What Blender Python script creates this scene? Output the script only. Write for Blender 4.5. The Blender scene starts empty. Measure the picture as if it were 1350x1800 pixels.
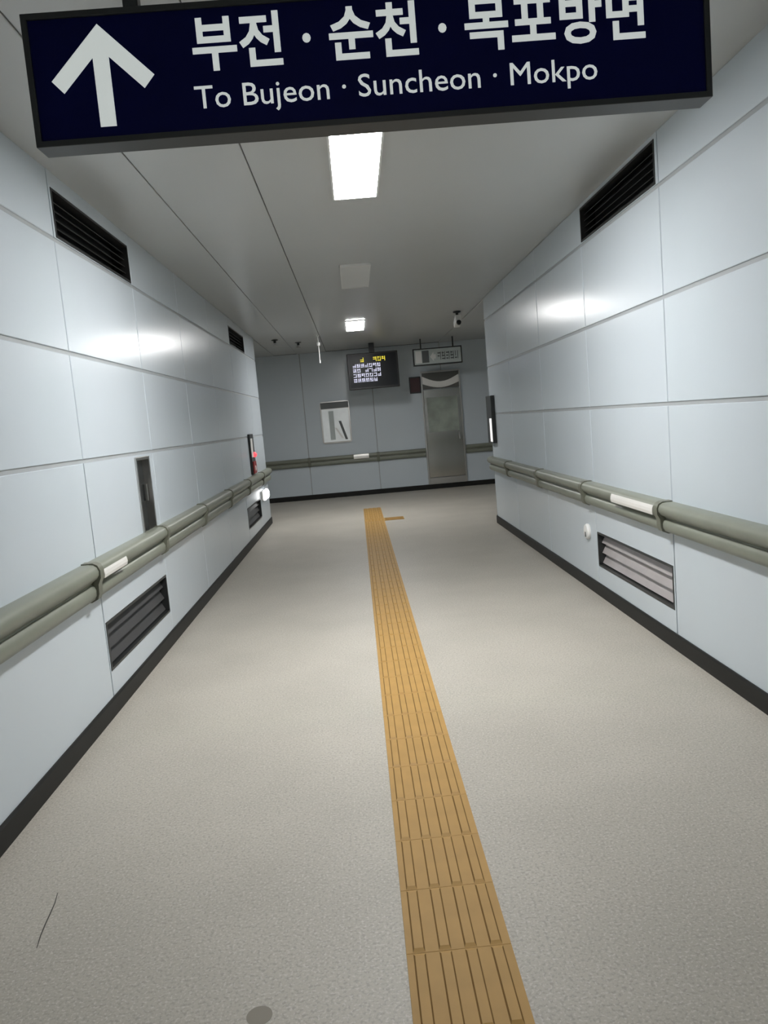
import bpy, bmesh, math, random
from mathutils import Vector, Matrix
random.seed(7)
scene = bpy.context.scene
COL = scene.collection

# ------------------------------------------------------------------ camera
F, YAW, PITCH, ROLL, CAM_H = 1377.41, 0.026748, -0.117449, -0.086053, 1.5073
cam_data = bpy.data.cameras.new('camera')
cam = bpy.data.objects.new('camera', cam_data)
COL.objects.link(cam)
fw = Vector((math.sin(YAW) * math.cos(PITCH), math.cos(YAW) * math.cos(PITCH), math.sin(PITCH)))
r0 = Vector((math.cos(YAW), -math.sin(YAW), 0))
u0 = r0.cross(fw)
rt = math.cos(ROLL) * r0 + math.sin(ROLL) * u0
up = -math.sin(ROLL) * r0 + math.cos(ROLL) * u0
M = Matrix((rt, up, -fw)).transposed().to_4x4()
M.translation = Vector((0, 0, CAM_H))
cam.matrix_world = M
cam_data.sensor_fit = 'HORIZONTAL'
cam_data.sensor_width = 36.0
cam_data.lens = F * 36.0 / 1350.0
cam_data.clip_start = 0.05
scene.camera = cam

# ------------------------------------------------------------------ world, exposure
world = bpy.data.worlds.new('world')
scene.world = world
world.use_nodes = True
world.node_tree.nodes['Background'].inputs[0].default_value = (0.5, 0.55, 0.6, 1)
world.node_tree.nodes['Background'].inputs[1].default_value = 0.02
vs = scene.view_settings
vs.view_transform = 'Standard'
vs.look = 'None'
vs.exposure = 0.0
vs.gamma = 1.0
vs.use_curve_mapping = False
scene.cycles.use_denoising = True
scene.cycles.max_bounces = 10
scene.cycles.diffuse_bounces = 6
LAMP_NEAR, LAMP_FAR, LAMP_BACK, LAMP_SIDE = 104.0, 70.0, 38.0, 10.0     # emission of the lit ceiling panels

# ------------------------------------------------------------------ dimensions (metres)
XL, XR, YE, ZC = -1.486, 1.794, 16.04, 2.95
YB = -7.0
LY1, RY1 = 12.9, 10.65        # where the left and right walls turn away
RC = 0.28                     # radius of the rounded wall corners
XFL, XFR = -7.0, 8.0

# ------------------------------------------------------------------ materials
def mat(name, color, rough=0.5, metal=0.0, var=0.04, scale=6.0, bump=0.0, bscale=200.0, spec=0.5, emit=None, estr=0.0, coat=0.0):
    m = bpy.data.materials.new(name)
    m.use_nodes = True
    nt = m.node_tree
    b = nt.nodes['Principled BSDF']
    b.inputs['Roughness'].default_value = rough
    b.inputs['Metallic'].default_value = metal
    b.inputs['Specular IOR Level'].default_value = spec
    b.inputs['Coat Weight'].default_value = coat
    tc = nt.nodes.new('ShaderNodeTexCoord')
    n = nt.nodes.new('ShaderNodeTexNoise')
    n.inputs['Scale'].default_value = scale
    n.inputs['Detail'].default_value = 4
    nt.links.new(tc.outputs['Object'], n.inputs['Vector'])
    cr = nt.nodes.new('ShaderNodeValToRGB')
    cr.color_ramp.elements[0].position = 0.3
    cr.color_ramp.elements[1].position = 0.7
    cr.color_ramp.elements[0].color = tuple(max(0, c * (1 - var)) for c in color) + (1,)
    cr.color_ramp.elements[1].color = tuple(min(1, c * (1 + var)) for c in color) + (1,)
    nt.links.new(n.outputs['Fac'], cr.inputs['Fac'])
    nt.links.new(cr.outputs['Color'], b.inputs['Base Color'])
    if bump:
        n2 = nt.nodes.new('ShaderNodeTexNoise')
        n2.inputs['Scale'].default_value = bscale
        nt.links.new(tc.outputs['Object'], n2.inputs['Vector'])
        bp = nt.nodes.new('ShaderNodeBump')
        bp.inputs['Strength'].default_value = bump
        bp.inputs['Distance'].default_value = 0.002
        nt.links.new(n2.outputs['Fac'], bp.inputs['Height'])
        nt.links.new(bp.outputs['Normal'], b.inputs['Normal'])
    if emit:
        b.inputs['Emission Color'].default_value = tuple(emit) + (1,)
        b.inputs['Emission Strength'].default_value = estr
    return m

def floor_mat():
    m = bpy.data.materials.new('speckled_floor')
    m.use_nodes = True
    nt = m.node_tree
    b = nt.nodes['Principled BSDF']
    b.inputs['Roughness'].default_value = 0.5
    b.inputs['Specular IOR Level'].default_value = 0.35
    tc = nt.nodes.new('ShaderNodeTexCoord')
    def noise(scale, detail=3):
        n = nt.nodes.new('ShaderNodeTexNoise')
        n.inputs['Scale'].default_value = scale
        n.inputs['Detail'].default_value = detail
        nt.links.new(tc.outputs['Object'], n.inputs['Vector'])
        return n
    def mix(a, bcol, fac):
        x = nt.nodes.new('ShaderNodeMix')
        x.data_type = 'RGBA'
        nt.links.new(fac, x.inputs['Factor'])
        if isinstance(a, tuple): x.inputs['A'].default_value = a
        else: nt.links.new(a, x.inputs['A'])
        x.inputs['B'].default_value = bcol
        return x.outputs['Result']
    def ramp(src, p0, p1, v0=0.0, v1=1.0):
        r = nt.nodes.new('ShaderNodeMapRange')
        r.inputs['From Min'].default_value = p0
        r.inputs['From Max'].default_value = p1
        r.inputs['To Min'].default_value = v0
        r.inputs['To Max'].default_value = v1
        nt.links.new(src, r.inputs['Value'])
        return r.outputs['Result']
    big = ramp(noise(1.6, 4).outputs['Fac'], 0.35, 0.65)
    c = mix((0.465, 0.435, 0.375, 1), (0.415, 0.39, 0.335, 1), big)
    spk = ramp(noise(95, 3).outputs['Fac'], 0.50, 0.64, 0, 0.8)
    c = mix(c, (0.33, 0.305, 0.27, 1), spk)
    spk2 = ramp(noise(120, 3).outputs['Fac'], 0.54, 0.66, 0, 0.7)
    c = mix(c, (0.60, 0.57, 0.53, 1), spk2)
    nt.links.new(c, b.inputs['Base Color'])
    return m

MT = {
    'panel': mat('enamel_wall_panel', (0.575, 0.635, 0.68), 0.24, var=0.012, scale=1.2, spec=0.5),
    'joint': mat('panel_joint_filler', (0.36, 0.38, 0.39), 0.7),
    'ceil': mat('ceiling_metal_board', (0.50, 0.505, 0.495), 0.3, var=0.015, scale=1.0, spec=0.5),
    'ceil_dark': mat('ceiling_gap', (0.06, 0.06, 0.06), 0.8),
    'floor': floor_mat(),
    'base': mat('dark_rubber_baseboard', (0.014, 0.014, 0.013), 0.5, var=0.1, spec=0.25),
    'orange': mat('ochre_tactile_rubber', (0.43, 0.255, 0.075), 0.6, spec=0.3, var=0.06, scale=9, bump=0.15, bscale=60),
    'orange_dark': mat('ochre_tactile_rubber_dark', (0.22, 0.125, 0.04), 0.7, spec=0.2, var=0.08, scale=9),
    'navy': mat('navy_sign_face', (0.001, 0.003, 0.062), 0.5, var=0.05, spec=0.12),
    'sign_frame': mat('dark_grey_sign_frame', (0.028, 0.031, 0.031), 0.45, metal=0.0),
    'white_vinyl': mat('glow_added_sign_lettering', (0.78, 0.82, 0.81), 0.5, var=0.02, emit=(0.93, 1.0, 0.97), estr=0.40),  # glow added to lift lettering that the lamps leave dim
    'rail': mat('olive_grey_handrail_vinyl', (0.215, 0.228, 0.185), 0.38, var=0.05),
    'rail_dark': mat('handrail_joint_vinyl', (0.15, 0.155, 0.12), 0.4),
    'steel': mat('brushed_stainless_steel', (0.56, 0.55, 0.53), 0.28, metal=1.0, var=0.05, scale=3),
    'steel_door': mat('satin_stainless_door', (0.50, 0.48, 0.44), 0.16, metal=1.0, var=0.05, scale=2),
    'frame_steel': mat('dull_grey_steel', (0.13, 0.13, 0.12), 0.4, metal=0.3),
    'sheet': mat('glow_added_notice_sheet', (0.78, 0.80, 0.80), 0.3, var=0.10, scale=3, emit=(0.92, 1.0, 1.0), estr=0.13, coat=0.5),  # weak glow added to brighten the sheet, no known lamp behind it
    'door_glass': mat('greenish_door_glass', (0.34, 0.38, 0.33), 0.15, var=0.25, scale=3.0),
    'plate': mat('silver_braille_plate', (0.88, 0.86, 0.82), 0.35, metal=0.25, var=0.02),
    'vent_dark': mat('black_vent_metal', (0.012, 0.012, 0.012), 0.5),
    'vent_slat': mat('dark_grey_vent_slat', (0.035, 0.035, 0.034), 0.4, metal=0.2),
    'vent_slat_mid': mat('shaded_vent_slat', (0.075, 0.075, 0.075), 0.4, metal=0.2),  # left low grilles: shade on the slats put into the colour
    'vent_slat_light': mat('lit_vent_slat', (0.62, 0.57, 0.56), 0.35, metal=0.5),  # right low grille: light caught by the slats put into the colour
    'white': mat('white_plastic', (0.78, 0.78, 0.76), 0.4, var=0.02),
    'black': mat('black_plastic', (0.012, 0.013, 0.014), 0.35),
    'screen': mat('dark_screen_glass', (0.008, 0.011, 0.014), 0.3, spec=0.25),
    'glass_dark': mat('dark_cabinet_glass', (0.02, 0.022, 0.022), 0.12),
    'reflection_white': mat('painted_reflection_white', (0.66, 0.68, 0.67), 0.25, var=0.06, scale=5, coat=0.6),  # white of the reflection on the cabinet glass
    'grey_print': mat('grey_print', (0.10, 0.11, 0.11), 0.4),
    'sign_grey': mat('unlit_exit_sign_face', (0.50, 0.55, 0.54), 0.3, var=0.04),
    'dark_red': mat('dark_red_sign', (0.05, 0.014, 0.016), 0.35),
    'red': mat('red_enamel', (0.30, 0.02, 0.02), 0.35),
    'frame_dark': mat('dark_aluminium_frame', (0.035, 0.038, 0.038), 0.35, metal=0.4),
    'scuff': mat('dark_floor_scuff', (0.05, 0.048, 0.042), 0.7),
    'stain': mat('floor_stain', (0.25, 0.225, 0.185), 0.7),
    'unlit': mat('unlit_light_diffuser', (0.72, 0.72, 0.70), 0.4, var=0.01),
    'lit_near': mat('lit_near_diffuser', (0.9, 0.9, 0.9), 0.4, emit=(1.0, 0.992, 0.98), estr=LAMP_NEAR),
    'lit_far': mat('lit_far_diffuser', (0.9, 0.9, 0.9), 0.4, emit=(1.0, 0.992, 0.98), estr=LAMP_FAR),
    'lit_back': mat('lit_back_diffuser', (0.9, 0.9, 0.9), 0.4, emit=(1.0, 0.992, 0.98), estr=LAMP_BACK),
    'lit_side': mat('lit_side_diffuser', (0.9, 0.9, 0.9), 0.4, emit=(1.0, 0.992, 0.98), estr=LAMP_SIDE),
    'guide_lit': mat('lit_guide_lamp_lens', (0.9, 0.9, 0.9), 0.4, emit=(1, 1, 1), estr=4.0),
    'red_lit': mat('lit_red_indicator', (0.8, 0.1, 0.1), 0.3, emit=(1.0, 0.06, 0.08), estr=1.6),
    'case_lit': mat('lit_poster_case_face', (0.8, 0.8, 0.78), 0.3, emit=(1.0, 0.97, 0.95), estr=0.75),
    'txt_white': mat('screen_text_white', (0.1, 0.1, 0.1), 0.5, emit=(0.80, 0.80, 1.0), estr=1.05),
    'txt_yellow': mat('screen_text_yellow', (0.1, 0.1, 0.02), 0.5, emit=(0.85, 0.72, 0.05), estr=1.1),
}

# ------------------------------------------------------------------ mesh helpers
class MB:
    def __init__(s): s.bm = bmesh.new()
    def verts(s, pts): return [s.bm.verts.new(p) for p in pts]
    def box(s, lo, hi, rot=None, about=None):
        (x0, y0, z0), (x1, y1, z1) = lo, hi
        pts = [Vector(p) for p in ((x0,y0,z0),(x1,y0,z0),(x1,y1,z0),(x0,y1,z0),(x0,y0,z1),(x1,y0,z1),(x1,y1,z1),(x0,y1,z1))]
        if rot is not None:
            c = Vector(about) if about is not None else (Vector(lo) + Vector(hi)) / 2
            pts = [rot @ (p - c) + c for p in pts]
        v = s.verts(pts)
        for f in ((0,3,2,1),(4,5,6,7),(0,1,5,4),(1,2,6,5),(2,3,7,6),(3,0,4,7)):
            s.bm.faces.new([v[i] for i in f])
        return s
    def prism(s, poly, a, b, fmap):
        """poly: 2-D outline; extruded from depth a to b; fmap(u, v, d) -> point."""
        A = s.verts([fmap(u, v, a) for u, v in poly])
        B = s.verts([fmap(u, v, b) for u, v in poly])
        s.bm.faces.new(A)
        s.bm.faces.new(B[::-1])
        n = len(poly)
        for i in range(n):
            s.bm.faces.new([A[i], A[(i + 1) % n], B[(i + 1) % n], B[i]])
        return s
    def lathe(s, prof, origin, axis, seg=20):
        """prof: (radius, height) from the axis start; closed at both ends by poles."""
        ax = Vector(axis).normalized()
        t = Vector((0, 0, 1)) if abs(ax.z) < 0.9 else Vector((1, 0, 0))
        e1 = ax.cross(t).normalized(); e2 = ax.cross(e1)
        o = Vector(origin)
        rings = []
        for r, h in prof:
            if r < 1e-6: rings.append([s.bm.verts.new(o + ax * h)])
            else: rings.append([s.bm.verts.new(o + ax * h + (e1 * math.cos(2*math.pi*k/seg) + e2 * math.sin(2*math.pi*k/seg)) * r) for k in range(seg)])
        for a, b in zip(rings, rings[1:]):
            for k in range(seg):
                k2 = (k + 1) % seg
                if len(a) == 1 and len(b) == 1: continue
                if len(a) == 1: s.bm.faces.new([a[0], b[k], b[k2]])
                elif len(b) == 1: s.bm.faces.new([a[k], a[k2], b[0]])
                else: s.bm.faces.new([a[k], a[k2], b[k2], b[k]])
        return s
    def sweep(s, prof, path):
        """prof: closed (offset, z) outline; path: list of ((x, y), (nx, ny))."""
        rings = [s.verts([(x + nx * d, y + ny * d, z) for d, z in prof]) for (x, y), (nx, ny) in path]
        n = len(prof)
        for a, b in zip(rings, rings[1:]):
            for i in range(n):
                s.bm.faces.new([a[i], a[(i + 1) % n], b[(i + 1) % n], b[i]])
        s.bm.faces.new(rings[0])
        s.bm.faces.new(rings[-1][::-1])
        return s
    def build(s, name, m, parent=None, smooth=False, bevel=0.0):
        bmesh.ops.recalc_face_normals(s.bm, faces=s.bm.faces)
        if bevel:
            eds = [e for e in s.bm.edges if len(e.link_faces) == 2 and e.calc_face_angle(0) > 0.6]
            bmesh.ops.bevel(s.bm, geom=eds, offset=bevel, segments=2, affect='EDGES', profile=0.5)
        me = bpy.data.meshes.new(name)
        s.bm.to_mesh(me); s.bm.free()
        me.materials.append(MT[m])
        if smooth:
            for p in me.polygons: p.use_smooth = True
            me.set_sharp_from_angle(angle=math.radians(40))
        return link(name, me, parent)

def link(name, me, parent=None):
    o = bpy.data.objects.new(name, me)
    COL.objects.link(o)
    if parent is not None:
        o.parent = parent
        o.matrix_parent_inverse = Matrix.Translation(-parent.location)
    return o

def tag(o, label, cat, group=None, kind=None):
    o['label'] = label; o['category'] = cat
    if group: o['group'] = group
    if kind: o['kind'] = kind
    return o

def thing(name, label, cat, loc, group=None):
    o = bpy.data.objects.new(name, None)
    o.empty_display_size = 0.1
    COL.objects.link(o); o.location = loc
    return tag(o, label, cat, group)

def fl(u, v, d): return (XL + d, u, v)       # left wall: u along the corridor, v up, d out of the wall
def fr(u, v, d): return (XR - d, u, v)
def fe(u, v, d): return (u, YE - d, v)       # end wall
def fc(u, v, d): return (u, v, ZC - d)       # ceiling: u = x, v = y, d down
def fs(y): return lambda u, v, d: (u, y - d, v)   # plane facing the camera at depth y

def rect(u0, u1, v0, v1): return [(u0, v0), (u1, v0), (u1, v1), (u0, v1)]

def slab(mb, fm, u0, u1, v0, v1, a, b, holes=()):
    """plate from depth a (back) to b (front) with rectangular holes, one closed shell."""
    us = sorted({u0, u1, *[x for h in holes for x in h[:2]]}); vsn = sorted({v0, v1, *[x for h in holes for x in h[2:]]})
    us = [u for u in us if u0 - 1e-9 <= u <= u1 + 1e-9]; vsn = [v for v in vsn if v0 - 1e-9 <= v <= v1 + 1e-9]
    cells = set()
    for i in range(len(us) - 1):
        for j in range(len(vsn) - 1):
            cu, cv = (us[i] + us[i+1]) / 2, (vsn[j] + vsn[j+1]) / 2
            if not any(h[0] < cu < h[1] and h[2] < cv < h[3] for h in holes): cells.add((i, j))
    cache = {}
    def V(i, j, d):
        k = (i, j, d)
        if k not in cache: cache[k] = mb.bm.verts.new(fm(us[i], vsn[j], d))
        return cache[k]
    for (i, j) in cells:
        for d in (a, b):
            mb.bm.faces.new([V(i, j, d), V(i+1, j, d), V(i+1, j+1, d), V(i, j+1, d)])
        for (di, dj, p, q) in ((-1,0,(i,j),(i,j+1)), (1,0,(i+1,j),(i+1,j+1)), (0,-1,(i,j),(i+1,j)), (0,1,(i,j+1),(i+1,j+1))):
            if (i + di, j + dj) not in cells:
                mb.bm.faces.new([V(*p, a), V(*q, a), V(*q, b), V(*p, b)])
    return mb

def panel(fm, u0, u1, v0, v1, parent, hole=None, name='wall_panel', m='panel', th=0.012):
    """one enamel panel: chamfered front edge, set a hair out of true like the real ones."""
    mb = MB()
    t = [random.uniform(-0.0009, 0.0009) for _ in range(3)]
    uc, vc = (u0 + u1) / 2, (v0 + v1) / 2
    g = lambda u, v, d: fm(u, v, d + t[0] * (u - uc) + t[1] * (v - vc))
    if hole:
        slab(mb, g, u0, u1, v0, v1, -th, 0.0, [hole])
    else:
        c = 0.003
        A = mb.verts([g(u, v, -th) for u, v in rect(u0, u1, v0, v1)])
        B = mb.verts([g(u, v, -c) for u, v in rect(u0, u1, v0, v1)])
        C = mb.verts([g(u, v, 0) for u, v in rect(u0 + c, u1 - c, v0 + c, v1 - c)])
        f = mb.bm.faces.new
        f(A); f(C)
        for i in range(4):
            k = (i + 1) % 4
            f([A[i], A[k], B[k], B[i]]); f([B[i], B[k], C[k], C[i]])
    return mb.build(name, m, parent)

# ------------------------------------------------------------------ wall openings
PL, PR = 1.447, 1.5                      # panel pitch, left and right
L0, R0 = 4.308, 4.47                     # a measured vertical joint on each wall
V_TOP_L = (L0 + 0.03, L0 + PL - 0.02, 2.605, 2.865)
V_TOP_L2 = (L0 + 4*PL + 0.02, L0 + 5*PL - 0.10, 2.605, 2.845)
V_LOW_L = (L0 + 0.015, L0 + PL - 0.03, 0.235, 0.515)
V_LOW_L2 = (L0 + 4*PL - 0.0 + 0.015, L0 + 5*PL - 0.03, 0.235, 0.515)
V_TOP_R = (R0 + 0.04, R0 + PR + 0.02 - 0.03, 2.68, 2.925)
V_LOW_R = (R0 + 0.02, R0 + PR - 0.02, 0.235, 0.505)
CAB_L = (5.28, 5.615, 0.845, 1.395)
HOLES_L = [V_TOP_L, V_TOP_L2, V_LOW_L, V_LOW_L2, CAB_L]
HOLES_R = [V_TOP_R, V_LOW_R]
GH, GV = 0.011, 0.0045                   # half widths of horizontal and vertical joints
ROWS_L = [0.09, 0.765, 1.42, 2.0, 2.59, ZC]
ROWS_R = [0.09, 0.78, 1.455, 2.055, 2.665, ZC]

def straight_wall(name, label, fm, ya, yb, holes, rows, j0, pitch):
    w = slab(MB(), fm, ya, yb, 0.0, ZC, -0.12, -0.007, holes).build(name, 'joint')
    tag(w, label, 'wall', kind='structure')
    ks = range(math.floor((ya - j0) / pitch), math.ceil((yb - j0) / pitch))
    for k in ks:
        u0, u1 = max(ya, j0 + k * pitch), min(yb, j0 + (k + 1) * pitch)
        if u1 - u0 < 0.05: continue
        for v0, v1 in zip(rows, rows[1:]):
            a = (u0 + GV, u1 - GV, v0 + (GH if v0 > 0.1 else 0), v1 - (GH if v1 < ZC else 0))
            hs = [h for h in holes if h[0] > u0 - 0.01 and h[1] < u1 + 0.01 and h[2] > v0 - 0.01 and h[3] < v1 + 0.01]
            panel(fm, *a, w, hs[0] if hs else None)
    return w

SL_END, SR_END = LY1 - RC, RY1 - RC      # straight runs end where the corner radius begins
wall_left = straight_wall('wall_left', 'long pale blue enamel panel wall left of the tactile strip', fl, YB, SL_END, HOLES_L, ROWS_L, L0, PL)
wall_right = straight_wall('wall_right', 'long pale blue enamel panel wall right of the tactile strip', fr, YB, SR_END, HOLES_R, ROWS_R, R0, PR)

def arc(cx, cy, r, a0, a1, n=10):
    return [((cx + r*math.cos(a0 + (a1-a0)*k/n), cy + r*math.sin(a0 + (a1-a0)*k/n)), (math.cos(a0 + (a1-a0)*k/n), math.sin(a0 + (a1-a0)*k/n))) for k in range(n + 1)]
ARC_L = arc(XL - RC, SL_END, RC, 0, math.pi/2)
ARC_R = arc(XR + RC, SR_END, RC, math.pi, math.pi/2)
for w, A, rows in ((wall_left, ARC_L, ROWS_L), (wall_right, ARC_R, ROWS_R)):
    MB().sweep([(-0.12, 0), (-0.007, 0), (-0.007, ZC), (-0.12, ZC)], A).build('corner_backing', 'joint', w, smooth=True)
    for v0, v1 in zip(rows, rows[1:]):
        MB().sweep([(-0.012, v0 + GH), (0, v0 + GH), (0, v1 - (GH if v1 < ZC else 0)), (-0.012, v1 - (GH if v1 < ZC else 0))], A).build('curved_corner_panel', 'panel', w, smooth=True)

def side_wall(name, label, fm, u0, u1, rows, pitch=1.41, j0=-1.0):
    w = slab(MB(), fm, u0, u1, 0, ZC, -0.12, -0.007).build(name, 'joint')
    tag(w, label, 'wall', kind='structure')
    k = math.floor((u0 - j0) / pitch)
    while j0 + k * pitch < u1:
        a, b = max(u0, j0 + k*pitch), min(u1, j0 + (k+1)*pitch)
        if b - a > 0.05:
            for v0, v1 in zip(rows, rows[1:]):
                panel(fm, a + GV*1.7, b - GV*1.7, v0 + (GH if v0 > 0.1 else 0), v1 - (GH if v1 < ZC else 0), w)
        k += 1
    return w
ROWS_E = [0.09, 0.755, ZC]
wall_end = side_wall('wall_end', 'far end wall of pale panels behind the screen and steel door', fe, XFL, XFR, ROWS_E)
side_wall('wall_left_branch', 'side passage wall past the left wall corner', lambda u, v, d: (u, LY1 + d, v), XFL, XL - RC, ROWS_E)
side_wall('wall_right_branch', 'side passage wall past the right wall corner', lambda u, v, d: (u, RY1 + d, v), XR + RC, XFR, ROWS_E)
side_wall('wall_far_left', 'wall closing the side passage on the left', lambda u, v, d: (XFL + d, u, v), LY1, YE, ROWS_E)
side_wall('wall_far_right', 'wall closing the side passage on the right', lambda u, v, d: (XFR - d, u, v), RY1, YE, ROWS_E)
side_wall('wall_back', 'wall behind the camera', lambda u, v, d: (u, YB + d, v), XL, XR, ROWS_E)

# ------------------------------------------------------------------ floor and ceiling
floor = MB().box((XFL - 0.1, YB - 0.1, -0.15), (XFR + 0.1, YE + 0.1, 0)).build('floor', 'floor')
tag(floor, 'beige speckled vinyl floor of the passage', 'floor', kind='structure')
ceiling = MB().box((XFL - 0.1, YB - 0.1, ZC + 0.014), (XFR + 0.1, YE + 0.1, ZC + 0.16)).build('ceiling', 'ceil_dark')
tag(ceiling, 'grey metal board ceiling with lengthwise seams', 'ceiling', kind='structure')
CS = [XL - 0.02, -1.05, -0.458, XR + 0.02]
for a, b in zip(CS, CS[1:]):
    panel(fc, a + 0.003, b - 0.003, YB, YE, ceiling, name='ceiling_board', m='ceil')
for x0, x1, y0 in ((XFL, CS[0], LY1 - RC), (CS[-1], XFR, RY1 - RC)):
    n = max(1, round((x1 - x0) / 1.2))
    for k in range(n):
        panel(fc, x0 + (x1-x0)*k/n + 0.003, x0 + (x1-x0)*(k+1)/n - 0.003, y0, YE, ceiling, name='ceiling_board', m='ceil')

# faint lengthwise floor seam, hair-like scuff and a stain near the camera
def strip_mesh(pts, w, z=0.0012):
    mb = MB()
    L, R = [], []
    for i, (x, y) in enumerate(pts):
        a = Vector(pts[max(0, i-1)]); b = Vector(pts[min(len(pts)-1, i+1)])
        t = (b - a).normalized(); n = Vector((-t.y, t.x))
        ww = w * (0.35 + 0.65 * math.sin(math.pi * (i + 0.6) / (len(pts) + 0.2)))
        L.append((x + n.x*ww, y + n.y*ww)); R.append((x - n.x*ww, y - n.y*ww))
    poly = L + R[::-1]
    for i in range(len(pts) - 1):
        q = [L[i], L[i+1], R[i+1], R[i]]
        A = mb.verts([(x, y, z) for x, y in q]); mb.bm.faces.new(A)
    bmesh.ops.remove_doubles(mb.bm, verts=mb.bm.verts, dist=1e-5)
    return mb
strip_mesh([(-1.155, 2.55), (-1.142, 2.49), (-1.135, 2.43), (-1.13, 2.38), (-1.122, 2.32), (-1.11, 2.26)], 0.0022).build('scuff_mark', 'scuff', floor)
MB().lathe([(0, 0.0010), (0.022, 0.0010), (0.034, 0.0006), (0.034, 0.0001)], (-0.385, 1.885, 0), (0, 0, 1), 24).build('stain', 'stain', floor)

# ------------------------------------------------------------------ baseboards
BP = [(0.0, 0), (0.014, 0), (0.014, 0.088), (0.008, 0.098), (0.0, 0.098)]
def straight(p0, p1, n): return [(p0, n), (p1, n)]
bl = MB().sweep(BP, straight((XL, YB), (XL, SL_END), (1, 0))[:1] + ARC_L + [((XFL, LY1), (0, 1))]).build('baseboard_left', 'base')
br = MB().sweep(BP, [((XR, YB), (-1, 0))] + ARC_R + [((XFR, RY1), (0, 1))]).build('baseboard_right', 'base')
be = MB().sweep(BP, [((XFL, YE), (0, -1)), ((XFR, YE), (0, -1))]).build('baseboard_end', 'base')
tag(bl, 'black baseboard along the left wall', 'baseboard', kind='structure')
tag(br, 'black baseboard along the right wall', 'baseboard', kind='structure')
tag(be, 'dark baseboard along the far end wall', 'baseboard', kind='structure')

# ------------------------------------------------------------------ handrails
def rail_profile(z0, z1):
    h = z1 - z0
    P = [(0.0, 0.0), (0.028, 0.0), (0.050, 0.05), (0.062, 0.16), (0.064, 0.30), (0.056, 0.40), (0.044, 0.44), (0.042, 0.48),
         (0.052, 0.53), (0.074, 0.60), (0.086, 0.70), (0.088, 0.80), (0.080, 0.91), (0.062, 0.98), (0.035, 1.0), (0.0, 1.0)]
    return [(d, z0 + h * f) for d, f in P]
def cover_profile(z0, z1):
    h = z1 - z0
    P = [(0.0, -0.03), (0.034, -0.03), (0.066, 0.05), (0.076, 0.2), (0.078, 0.45), (0.094, 0.62), (0.096, 0.82), (0.084, 0.96), (0.06, 1.03), (0.0, 1.03)]
    return [(d, z0 + h * f) for d, f in P]

def handrail(label, loc, runs, covers, plates, z0, z1):
    t = thing('handrail', label, 'handrail', loc)
    for path in runs:
        MB().sweep(rail_profile(z0, z1), path).build('rail_section', 'rail', t, smooth=True)
    for path in covers:
        MB().sweep(cover_profile(z0, z1), path).build('joint_cover', 'rail_dark', t, smooth=True)
    for fm, u0, u1, za, zb in plates:
        mb = MB()
        pr = [(0.084, za), (0.0905, za), (0.0945, (za*2+zb)/3), (0.0925, (za+2*zb)/3), (0.086, zb), (0.078, zb), (0.084, (za+zb)/2)]
        A = mb.verts([fm(u0, z, d) for d, z in pr]); B = mb.verts([fm(u1, z, d) for d, z in pr])
        mb.bm.faces.new(A); mb.bm.faces.new(B[::-1])
        for i in range(len(pr)):
            k = (i + 1) % len(pr); mb.bm.faces.new([A[i], A[k], B[k], B[i]])
        p = mb.build('braille_plate', 'plate', t)
        p['label'] = 'silver braille plate'
    return t

def rail_side(X, n, j0, pitch, y_end, ARC, endpt):
    runs, covers = [], []
    y = j0 + math.floor((YB - j0) / pitch + 1) * pitch
    last = YB
    js = []
    while y < y_end - 0.3:
        js.append(y); y += pitch
    for a, b in zip([YB + 0.05] + js, js):
        runs.append([((X, a + 0.004), (n, 0)), ((X, b - 0.004), (n, 0))])
        covers.append([((X, b - 0.03), (n, 0)), ((X, b + 0.03), (n, 0))])
    runs.append([((X, js[-1] + 0.004), (n, 0))] + ARC + [(endpt, (0, 1))])
    return runs, covers
ra, ca = rail_side(XL, 1, 4.10, 1.5, SL_END, ARC_L, (XL - 2.2, LY1))
handrail('olive grey wall handrail along the left wall', (XL, 4, 0.68), ra, ca, [(fl, 4.14, 4.56, 0.800, 0.852)], 0.692, 0.888)
rb, cb = rail_side(XR, -1, 4.49, 1.56, SR_END, ARC_R, (XR + 2.2, RY1))
handrail('olive grey wall handrail along the right wall', (XR, 4, 0.69), rb, cb, [(fr, 4.54, 5.30, 0.812, 0.868)], 0.712, 0.892)
re_ = [[((a, YE), (0, -1)), ((b, YE), (0, -1))] for a, b in ((XFL + 0.1, -3.82), (-3.81, -2.41), (-2.40, -1.0), (-0.99, 0.405), (0.415, 1.385))]
ce_ = [[((x - 0.03, YE), (0, -1)), ((x + 0.03, YE), (0, -1))] for x in (-3.815, -2.405, -0.995, 0.41)]
handrail('grey handrail on the end wall left of the steel door', (0, YE, 0.68), re_, ce_, [(fe, -0.09, 0.22, 0.755, 0.845)], 0.675, 0.85)
handrail('grey handrail on the end wall right of the steel door', (3, YE, 0.68), [[((2.215, YE), (0, -1)), ((XFR - 0.1, YE), (0, -1))]], [[((3.2, YE), (0, -1)), ((3.26, YE), (0, -1))]], [], 0.675, 0.85)

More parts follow.
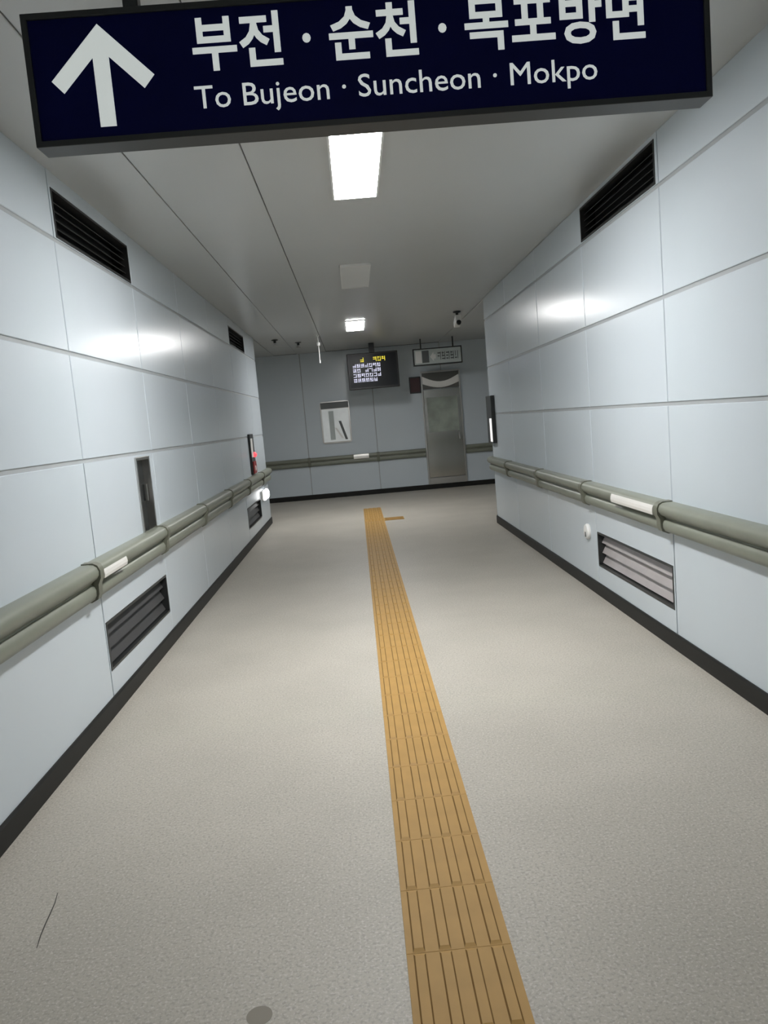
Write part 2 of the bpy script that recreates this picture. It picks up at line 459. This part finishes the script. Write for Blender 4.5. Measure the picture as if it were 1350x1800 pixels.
# ------------------------------------------------------------------ tactile strip
S0, TY0 = 0.010, 2.952
tact = thing('tactile_strip', 'ochre tactile paving strip running down the middle of the floor', 'tactile paving', (S0 + 0.15, 1.5, 0))
def me_of(mb, m):
    bmesh.ops.recalc_face_normals(mb.bm, faces=mb.bm.faces)
    me = bpy.data.meshes.new('piece'); mb.bm.to_mesh(me); mb.bm.free(); me.materials.append(MT[m]); return me
g = 0.0003
def frustum(mb, x0, x1, y0, y1, z0, z1, c):
    A = mb.verts([(x0, y0, z0), (x1, y0, z0), (x1, y1, z0), (x0, y1, z0)])
    B = mb.verts([(x0+c, y0+c, z1), (x1-c, y0+c, z1), (x1-c, y1-c, z1), (x0+c, y1-c, z1)])
    mb.bm.faces.new(A); mb.bm.faces.new(B)
    for i in range(4):
        k = (i+1) % 4; mb.bm.faces.new([A[i], A[k], B[k], B[i]])
mb = MB(); frustum(mb, -0.15 + g, 0.15 - g, -0.15 + g, 0.15 - g, 0.0, 0.006, 0.0006)
TILE = me_of(mb, 'orange')
mb = MB()
A = mb.verts([(-0.0175, -0.1465, 0.006), (0.0175, -0.1465, 0.006), (0.0175, 0.1465, 0.006), (-0.0175, 0.1465, 0.006)])
B = mb.verts([(-0.0133, -0.134, 0.0105), (0.0133, -0.134, 0.0105), (0.0133, 0.134, 0.0105), (-0.0133, 0.134, 0.0105)])
for f in (A, B, [A[0], A[1], B[1], B[0]], [A[1], A[2], B[2], B[1]], [A[2], A[3], B[3], B[2]], [A[3], A[0], B[0], B[3]]): mb.bm.faces.new(f)
RIB = me_of(mb, 'orange')
RIB.materials.append(MT['orange_dark'])
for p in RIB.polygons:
    if abs(p.normal.x) > 0.5: p.material_index = 1      # darker ochre on the flanks of each rib
mb = MB(); mb.lathe([(0.0, 0.006), (0.016, 0.006), (0.011, 0.0105), (0.0, 0.0105)], (0, 0, 0), (0, 0, 1), 12)
STUD = me_of(mb, 'orange')
RX = [-0.1125, -0.0385, 0.0345, 0.1075]
def put(name, me, parent, x, y, dz=0.0):
    o = bpy.data.objects.new(name, me); COL.objects.link(o); o.parent = parent
    base = Vector((0, 0, 0))
    q = parent
    while q is not None: base += q.location; q = q.parent
    o.location = Vector((x, y, dz)) - base
    return o
k = -6
while True:
    yc = TY0 - 0.15 + 0.3 * k
    if yc > 13.35: break
    warn = abs(yc - 11.8) < 0.16
    t = put('tactile_tile', TILE, tact, S0 + 0.15, yc)
    if warn:
        YW = yc
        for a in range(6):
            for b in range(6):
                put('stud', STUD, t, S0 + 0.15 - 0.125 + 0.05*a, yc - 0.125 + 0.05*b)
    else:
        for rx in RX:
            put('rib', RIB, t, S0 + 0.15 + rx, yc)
    k += 1
t = put('tactile_tile', TILE, tact, S0 + 0.45, YW)
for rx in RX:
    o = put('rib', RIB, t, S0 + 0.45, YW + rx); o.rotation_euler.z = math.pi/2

# ------------------------------------------------------------------ ceiling lights
def ceiling_light(label, yc, lit, xc=0.13, group=None, w=0.29, l=1.2):
    t = thing('ceiling_light', label, 'ceiling light', (xc, yc, ZC), group)
    a, b, c, d = xc - w/2, xc + w/2, yc - l/2, yc + l/2
    slab(MB(), fc, a, b, c, d, 0.0, 0.022, [(a + 0.012, b - 0.012, c + 0.012, d - 0.012)]).build('frame', 'white', t)
    MB().box((a + 0.012, c + 0.012, ZC - 0.018), (b - 0.012, d - 0.012, ZC - 0.002)).build('diffuser', lit or 'unlit', t)
    return t
ceiling_light('lit white ceiling panel light nearest, just past the navy sign', 4.65, 'lit_near')
ceiling_light('unlit pale ceiling panel between the two glowing lights', 8.05, None)
ceiling_light('lit white ceiling panel light farther off, above the screen', 12.05, 'lit_far')
ceiling_light('unlit ceiling panel light above the navy sign', 1.2, None)
ceiling_light('lit ceiling panel light behind the camera', -2.4, 'lit_back')
ceiling_light('lit ceiling panel in the left side passage', 14.5, 'lit_side', xc=-4.6)
ceiling_light('lit ceiling panel in the right side passage', 13.4, 'lit_side', xc=6.2)

# ------------------------------------------------------------------ air vents
def vent(label, fm, h, n, tilt, slat_m, loc, depth=0.11, low=False):
    u0, u1, v0, v1 = h
    t = thing('air_vent', label, 'vent', loc)
    e = 0.002
    fr_w = 0.016
    slab(MB(), fm, u0 + e, u1 - e, v0 + e, v1 - e, -depth, 0.003, [(u0 + fr_w, u1 - fr_w, v0 + fr_w, v1 - fr_w)]).build('frame', 'frame_dark' if low else 'vent_dark', t)
    MB().prism(rect(u0 + e, u1 - e, v0 + e, v1 - e), -depth - 0.006, -depth, fm).build('duct_backing', 'vent_dark', t)
    z0, z1 = v0 + fr_w, v1 - fr_w
    for k in range(n):
        zc = z0 + (z1 - z0) * (k + 0.5) / n
        c, s = math.cos(tilt), math.sin(tilt)
        hw, th = ((z1 - z0) / n * 0.46 if low else 0.026), 0.0022
        mb = MB()
        pts = []
        for a, b in ((-hw, -th), (hw, -th), (hw, th), (-hw, th)):
            pts.append((-0.045 + a * c - b * s, zc + a * s + b * c))    # (depth, height)
        A = mb.verts([fm(u0 + fr_w, z, d) for d, z in pts]); B = mb.verts([fm(u1 - fr_w, z, d) for d, z in pts])
        mb.bm.faces.new(A); mb.bm.faces.new(B[::-1])
        for i in range(4):
            q = (i + 1) % 4; mb.bm.faces.new([A[i], A[q], B[q], B[i]])
        mb.build('slat', slat_m, t)
    return t
vent('black louvred air vent high on the left wall, nearest one', fl, V_TOP_L, 5, math.radians(-35), 'vent_slat', (XL, 5, 2.6))
vent('small looking far air vent high on the left wall near its corner', fl, V_TOP_L2, 5, math.radians(-35), 'vent_slat', (XL, 10.8, 2.6))
vent('black air vent high on the right wall under the ceiling', fr, V_TOP_R, 5, math.radians(-35), 'vent_dark', (XR, 5.2, 2.68))
vent('dark recessed grille low on the left wall below the handrail plate', fl, V_LOW_L, 3, math.radians(-62), 'vent_slat_mid', (XL, 5, 0.23), low=True)
vent('dark recessed grille low on the left wall at the far corner', fl, V_LOW_L2, 3, math.radians(-62), 'vent_slat_mid', (XL, 10.8, 0.23), low=True)
vent('recessed grille with shiny slats low on the right wall', fr, V_LOW_R, 3, math.radians(-62), 'vent_slat_light', (XR, 5.2, 0.23), low=True)

# ------------------------------------------------------------------ left wall cabinet
u0, u1, v0, v1 = CAB_L
t = thing('wall_cabinet', 'narrow dark glass cabinet with steel frame above the left handrail', 'cabinet', (XL, (u0+u1)/2, v0))
slab(MB(), fl, u0 + 0.002, u1 - 0.002, v0 + 0.002, v1 - 0.002, -0.10, 0.012, [(u0 + 0.022, u1 - 0.022, v0 + 0.022, v1 - 0.022)]).build('frame', 'steel', t, bevel=0.002)
MB().prism(rect(u0 + 0.002, u1 - 0.002, v0 + 0.002, v1 - 0.002), -0.106, -0.10, fl).build('back_panel', 'vent_dark', t)
MB().prism(rect(u0 + 0.024, u1 - 0.024, v0 + 0.024, v1 - 0.024), -0.045, -0.038, fl).build('glass_door', 'glass_dark', t)
MB().prism([(5.33, 1.26), (5.40, 1.20), (5.42, 1.06), (5.37, 1.07), (5.33, 1.15)], -0.038, -0.034, fl).build('reflection_patch', 'reflection_white', t)  # white reflection on the glass, built as a thin patch
MB().box((XL - 0.034, 5.555, 1.08), (XL - 0.012, 5.575, 1.2)).build('handle', 'steel', t, bevel=0.004)

# ------------------------------------------------------------------ fire alarm on the left wall
t = thing('fire_alarm_box', 'fire alarm box with red lamp on the far left wall', 'fire alarm', (XL, 11.0, 0.79))
MB().prism(rect(10.84, 11.2, 0.905, 1.46), 0.0, 0.03, fl).build('body', 'frame_dark', t, bevel=0.004)
MB().prism(rect(10.86, 11.04, 1.14, 1.40), 0.03, 0.034, fl).build('white_plate', 'white', t)
MB().prism(rect(10.88, 11.18, 0.915, 1.08), 0.03, 0.042, fl).build('red_plate', 'red', t, bevel=0.003)
MB().lathe([(0, 0.0), (0.036, 0.0), (0.036, 0.012), (0.03, 0.028), (0.016, 0.038), (0, 0.04)], (XL + 0.03, 11.1, 1.17), (1, 0, 0), 20).build('alarm_lamp', 'red_lit', t, smooth=True)
MB().lathe([(0, 0.0), (0.035, 0.0), (0.035, 0.008), (0.02, 0.012), (0, 0.012)], (XL + 0.042, 11.02, 0.985), (1, 0, 0), 20).build('call_button', 'white', t, smooth=True)

# ------------------------------------------------------------------ guide lamp
t = thing('emergency_light', 'glowing white emergency light with added second lens low on left wall corner', 'emergency light', (XL, 11.88, 0.48))
MB().prism(rect(11.62, 12.10, 0.46, 0.60), 0.0, 0.03, fl).build('housing', 'white', t, bevel=0.006)
for yy in (11.72, 12.0):  # second lens added as the blurred double of a single lamp
    MB().lathe([(0, 0.0), (0.078, 0.0), (0.08, 0.012), (0.07, 0.035), (0.045, 0.05), (0, 0.055)], (XL + 0.03, yy, 0.535), (1, 0, 0), 22).build('lamp_lens', 'guide_lit', t, smooth=True)

# ------------------------------------------------------------------ round wall outlet
t = thing('wall_outlet', 'round white wall fitting beside the shiny low grille', 'wall outlet', (XR, 6.17, 0.42))
MB().lathe([(0, 0.0), (0.062, 0.0), (0.064, 0.012), (0.055, 0.026), (0.03, 0.032), (0, 0.033)], (XR, 6.18, 0.475), (-1, 0, 0), 28).build('cover', 'white', t, smooth=True)
MB().prism(rect(6.155, 6.178, 0.435, 0.475), 0.031, 0.0345, fr).build('slot', 'grey_print', t)

# ------------------------------------------------------------------ poster case by the right corner
t = thing('poster_case', 'thin lit case on the right wall just before its corner', 'poster case', (XR, 10.2, 1.1))
MB().prism(rect(10.04, 10.40, 1.08, 1.69), 0.0, 0.05, fr).build('case', 'frame_dark', t, bevel=0.005)
MB().prism(rect(10.06, 10.20, 1.10, 1.40), 0.05, 0.053, fr).build('lit_face', 'case_lit', t)

# ------------------------------------------------------------------ hanging navy sign
SY = 2.2
t = thing('hanging_sign', 'navy overhead sign with white arrow and station names', 'sign', (0.135, SY, 2.29))
sx0, sx1, sz0, sz1 = -0.772, 1.04, 2.293, 2.625
f2 = fs(SY)
slab(MB(), f2, sx0, sx1, sz0, sz1, -0.075, 0.006, [(sx0 + 0.016, sx1 - 0.016, sz0 + 0.016, sz1 - 0.016)]).build('frame', 'sign_frame', t, bevel=0.002)
MB().prism(rect(sx0 + 0.016, sx1 - 0.016, sz0 + 0.016, sz1 - 0.016), -0.07, 0.0, f2).build('face_panel', 'navy', t)
ax, aw = -0.578, 0.021
d = 0.030
arrow = [(ax - aw, 2.335), (ax + aw, 2.335), (ax + aw, 2.508), (ax + 0.105, 2.424), (ax + 0.134, 2.456), (ax, 2.590), (ax - 0.134, 2.456), (ax - 0.105, 2.424), (ax - aw, 2.508)]
MB().prism(arrow, 0.0, 0.0015, f2).build('arrow', 'white_vinyl', t)
for hx in (-0.49, 0.76):
    MB().box((hx - 0.02, SY + 0.015, sz1), (hx + 0.02, SY + 0.055, ZC)).build('hanger_rod', 'sign_frame', t, bevel=0.003)
    MB().lathe([(0, 0), (0.05, 0), (0.05, 0.012), (0.03, 0.02), (0, 0.02)], (hx, SY + 0.035, ZC), (0, 0, -1), 20).build('ceiling_rose', 'sign_frame', t)

def text_mesh(name, s, x0, x1, zb, size, parent, bold=0.0, y=None, gap=0.02):
    cu = bpy.data.curves.new(name, 'FONT')
    cu.body = s; cu.size = size; cu.offset = bold; cu.extrude = 0.0008; cu.resolution_u = 3
    ob = bpy.data.objects.new(name + '_tmp', cu); COL.objects.link(ob)
    dg = bpy.context.evaluated_depsgraph_get(); dg.update()
    me = bpy.data.meshes.new_from_object(ob.evaluated_get(dg))
    bpy.data.objects.remove(ob)
    xs = [v.co.x for v in me.vertices]
    a, b = min(xs), max(xs)
    for v in me.vertices:
        X = x0 + (v.co.x - a) * (x1 - x0) / (b - a)
        v.co = Vector((X, y - 0.0012 - v.co.z, zb + v.co.y))
    # one part per word: split where the gap between letters is wide
    ivs = sorted((min(me.vertices[k].co.x for k in p.vertices), max(me.vertices[k].co.x for k in p.vertices)) for p in me.polygons)
    cuts, hi = [], ivs[0][1]
    for lo, h in ivs:
        if lo > hi + gap: cuts.append((lo + hi) / 2)
        hi = max(hi, h)
    cuts = [-9] + cuts + [9]
    for c0, c1 in zip(cuts, cuts[1:]):
        ps = [p for p in me.polygons if c0 < me.vertices[p.vertices[0]].co.x < c1]
        used = sorted({k for p in ps for k in p.vertices}); idx = {k: n for n, k in enumerate(used)}
        w = bpy.data.meshes.new(name)
        w.from_pydata([me.vertices[k].co[:] for k in used], [], [[idx[k] for k in p.vertices] for p in ps])
        w.materials.append(MT['white_vinyl'])
        link(name, w, parent)
    bpy.data.meshes.remove(me)
text_mesh('korean_word', '부전 · 순천 · 목포방면', -0.338, 0.865, 2.468, 0.146, t, 0.0030, SY, 0.020)
text_mesh('english_word', 'To Bujeon · Suncheon · Mokpo', -0.345, 0.73, 2.362, 0.082, t, 0.0, SY, 0.0135)

# ------------------------------------------------------------------ hanging screen
TY = 15.0
t = thing('information_screen', 'black hanging screen with yellow and white text lines', 'screen', (0.43, TY, 2.1))
f3 = fs(TY)
MB().prism(rect(-0.05, 0.91, 2.10, 2.775), -0.09, 0.0, f3).build('housing', 'black', t, bevel=0.012)
MB().prism(rect(-0.02, 0.88, 2.135, 2.745), 0.0, 0.002, f3).build('screen_glass', 'screen', t)
MB().box((0.38, TY + 0.02, 2.76), (0.48, TY + 0.07, ZC)).build('ceiling_bracket', 'black', t, bevel=0.004)
def glyph_row(mb, x0, z0, n, w, h, f3=f3):
    for i in range(n):
        gx = x0 + i * w * 1.16
        if random.random() < 0.12: continue
        st = 0.17 * w
        for q in range(3):
            zz = z0 + h * (0.05 + 0.36 * q)
            if random.random() < 0.8: mb.prism(rect(gx, gx + w * random.choice((0.55, 0.9)), zz, zz + h * 0.16), 0.002, 0.0035, f3)
        mb.prism(rect(gx + w * 0.72, gx + w * 0.72 + st, z0, z0 + h), 0.002, 0.0036, f3)
        if random.random() < 0.6: mb.prism(rect(gx + 0.1*w, gx + 0.1*w + st, z0 + h*0.35, z0 + h), 0.002, 0.0037, f3)
mb = MB(); glyph_row(mb, 0.20, 2.605, 6, 0.07, 0.085); mb.build('yellow_text_line', 'txt_yellow', t)
for (x, z, n) in ((0.05, 2.505, 7), (0.05, 2.415, 7), (0.05, 2.325, 7), (0.05, 2.235, 6)):
    mb = MB(); glyph_row(mb, x, z, n, 0.066, 0.07); mb.build('white_text_line', 'txt_white', t)

# ------------------------------------------------------------------ unlit sign in front of the steel door
EY = 15.0
f4 = fs(EY)
t = thing('exit_sign', 'grey unlit hanging light box sign above the steel door', 'sign', (1.67, EY, 2.45))
slab(MB(), f4, 1.20, 2.13, 2.445, 2.765, -0.10, 0.004, [(1.222, 2.108, 2.467, 2.743)]).build('frame', 'frame_dark', t, bevel=0.003)
MB().prism(rect(1.222, 2.108, 2.467, 2.743), -0.09, 0.0, f4).build('face_panel', 'sign_grey', t)
MB().prism(rect(1.245, 1.36, 2.495, 2.72), 0.0, 0.0012, f4).build('white_square', 'white', t)
MB().prism(rect(1.37, 1.50, 2.495, 2.72), 0.0, 0.0012, f4).build('dark_square', 'grey_print', t)
MB().prism([(1.52, 2.60), (1.59, 2.69), (1.59, 2.64), (1.63, 2.64), (1.63, 2.56), (1.59, 2.56), (1.59, 2.51)], 0.0, 0.0012, f4).build('arrow', 'white', t)
mb = MB(); glyph_row(mb, 1.665, 2.53, 5, 0.07, 0.15, lambda u, v, d: f4(u, v, d - 0.002))
mb.build('lettering', 'grey_print', t)
for hx in (1.36, 1.97):
    MB().box((hx - 0.012, EY + 0.03, 2.76), (hx + 0.012, EY + 0.054, ZC)).build('hanger_rod', 'frame_dark', t)

# ------------------------------------------------------------------ stainless door on the end wall
t = thing('door_1', 'tall stainless steel door on the end wall', 'door', (1.8, YE, 0.1))
t['kind'] = 'structure'
dx0, dx1, dz0, dz1 = 1.425, 2.17, 0.235, 2.36
slab(MB(), fe, dx0 - 0.03, dx1 + 0.03, 0.1, dz1 + 0.03, 0.0, 0.045, [(dx0, dx1, 0.1 + 0.001, dz1)]).build('door_frame', 'steel', t, bevel=0.003)
MB().prism(rect(dx0 + 0.003, dx1 - 0.003, dz0, 2.02), 0.001, 0.03, fe).build('door_leaf', 'steel_door', t, bevel=0.004)
MB().prism(rect(dx0 + 0.003, dx1 - 0.003, 0.102, dz0 - 0.008), 0.001, 0.036, fe).build('kick_plate', 'steel', t, bevel=0.004)
bw = dx1 - dx0 - 0.006
arch = [(dx0 + 0.003 + bw * k / 10, 2.14 - 0.09 * math.sin(math.pi * k / 10)) for k in range(11)] + [(dx1 - 0.003 - bw * k / 10, 2.29 - 0.12 * math.sin(math.pi * k / 10)) for k in range(11)]
MB().prism(arch, 0.001, 0.042, fe).build('curved_reflection_band', 'plate', t)  # bent reflection on the steel, built as a pale band
MB().prism(rect(dx0 + 0.003, dx1 - 0.003, 2.03, dz1 - 0.003), 0.0005, 0.012, fe).build('header_panel', 'frame_steel', t)
MB().prism(rect(dx0 + 0.06, dx1 - 0.06, 1.16, 1.86), 0.03, 0.0345, fe).build('door_window', 'door_glass', t, bevel=0.002)
MB().box((dx1 - 0.08, YE - 0.075, 0.98), (dx1 - 0.055, YE - 0.03, 1.12)).build('door_handle', 'steel', t, bevel=0.006)

# ------------------------------------------------------------------ dark red projecting sign, framed notice
t = thing('small_wall_sign', 'small dark red wall sign left of the steel door', 'sign', (1.27, YE, 1.97))
MB().prism(rect(1.16, 1.39, 1.97, 2.30), 0.0, 0.05, fe).build('housing', 'frame_dark', t, bevel=0.006)
MB().prism(rect(1.18, 1.37, 1.995, 2.275), 0.05, 0.053, fe).build('face_panel', 'dark_red', t)

t = thing('notice_frame', 'bright notice case with dark header on the end wall below the screen', 'notice board', (-0.38, YE, 1.1))
n0, n1, m0, m1 = -0.685, -0.09, 1.11, 1.955
def rrect(a, b, c, d, r, n=6):
    P = []
    for cx, cy, s in ((b - r, d - r, 0), (a + r, d - r, 1), (a + r, c + r, 2), (b - r, c + r, 3)):
        for k in range(n + 1):
            an = math.pi/2 * (s + k / n); P.append((cx + r*math.cos(an), cy + r*math.sin(an)))
    return P
MB().prism(rrect(n0, n1, m0, m1, 0.05), 0.0, 0.035, fe).build('frame', 'steel', t)
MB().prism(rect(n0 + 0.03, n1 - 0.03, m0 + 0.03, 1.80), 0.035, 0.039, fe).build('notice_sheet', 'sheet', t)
MB().prism(rect(n0 + 0.015, n1 - 0.015, 1.81, m1 - 0.02), 0.035, 0.040, fe).build('header_strip', 'grey_print', t)
MB().prism(rect(-0.52, -0.42, 1.18, 1.76), 0.039, 0.041, fe).build('grey_column', 'sign_grey', t)
MB().prism([(-0.33, 1.55), (-0.28, 1.55), (-0.17, 1.17), (-0.22, 1.17)], 0.039, 0.0412, fe).build('dark_drawing', 'grey_print', t)
MB().prism([(-0.42, 1.42), (-0.38, 1.42), (-0.25, 1.20), (-0.29, 1.20)], 0.039, 0.0411, fe).build('light_drawing', 'white', t)

# ------------------------------------------------------------------ small ceiling fittings
t = thing('security_camera', 'small camera hanging from the ceiling near the right corner', 'camera', (1.60, 11.5, ZC))
MB().lathe([(0, 0), (0.055, 0), (0.055, 0.012), (0.02, 0.022), (0.018, 0.09), (0, 0.09)], (1.60, 11.5, ZC), (0, 0, -1), 20).build('mount', 'frame_dark', t, smooth=True)
rotc = Matrix.Rotation(math.radians(-18), 3, 'X')
MB().box((1.555, 11.37, ZC - 0.18), (1.645, 11.62, ZC - 0.09), rotc).build('body', 'white', t, bevel=0.012)
MB().lathe([(0, 0), (0.034, 0), (0.034, 0.03), (0.026, 0.03), (0.022, 0.018), (0, 0.018)], (1.60, 11.385, ZC - 0.172), rotc @ Vector((0, -1, 0)), 20).build('lens', 'black', t, smooth=True)

t = thing('ceiling_hook', 'thin white rod hanging from the ceiling left of the screen', 'pendant fitting', (-0.48, 13.0, ZC))
MB().lathe([(0, 0), (0.03, 0), (0.03, 0.01), (0.007, 0.02), (0.007, 0.40), (0.011, 0.41), (0.011, 0.45), (0, 0.455)], (-0.48, 13.0, ZC), (0, 0, -1), 14).build('rod', 'white', t, smooth=True)
MB().lathe([(0, 0), (0.028, 0), (0.028, 0.05), (0, 0.055)], (-0.48, 13.0, ZC - 0.12), (0, 0, -1), 14).build('collar', 'white', t, smooth=True)

def sprinkler(label, x, y):
    t = thing('sprinkler', label, 'sprinkler', (x, y, ZC))
    MB().lathe([(0, 0), (0.055, 0), (0.055, 0.008), (0.022, 0.016), (0.02, 0.05), (0, 0.05)], (x, y, ZC), (0, 0, -1), 16).build('base', 'frame_dark', t, smooth=True)
    MB().lathe([(0, 0), (0.008, 0), (0.008, 0.03), (0.034, 0.034), (0.034, 0.04), (0, 0.04)], (x, y, ZC - 0.05), (0, 0, -1), 16).build('deflector', 'steel', t, smooth=True)
sprinkler('small dark sprinkler on the ceiling nearest the left wall corner', -1.20, 13.2)
sprinkler('small dark sprinkler on the ceiling, second from the left wall', -0.86, 13.85)
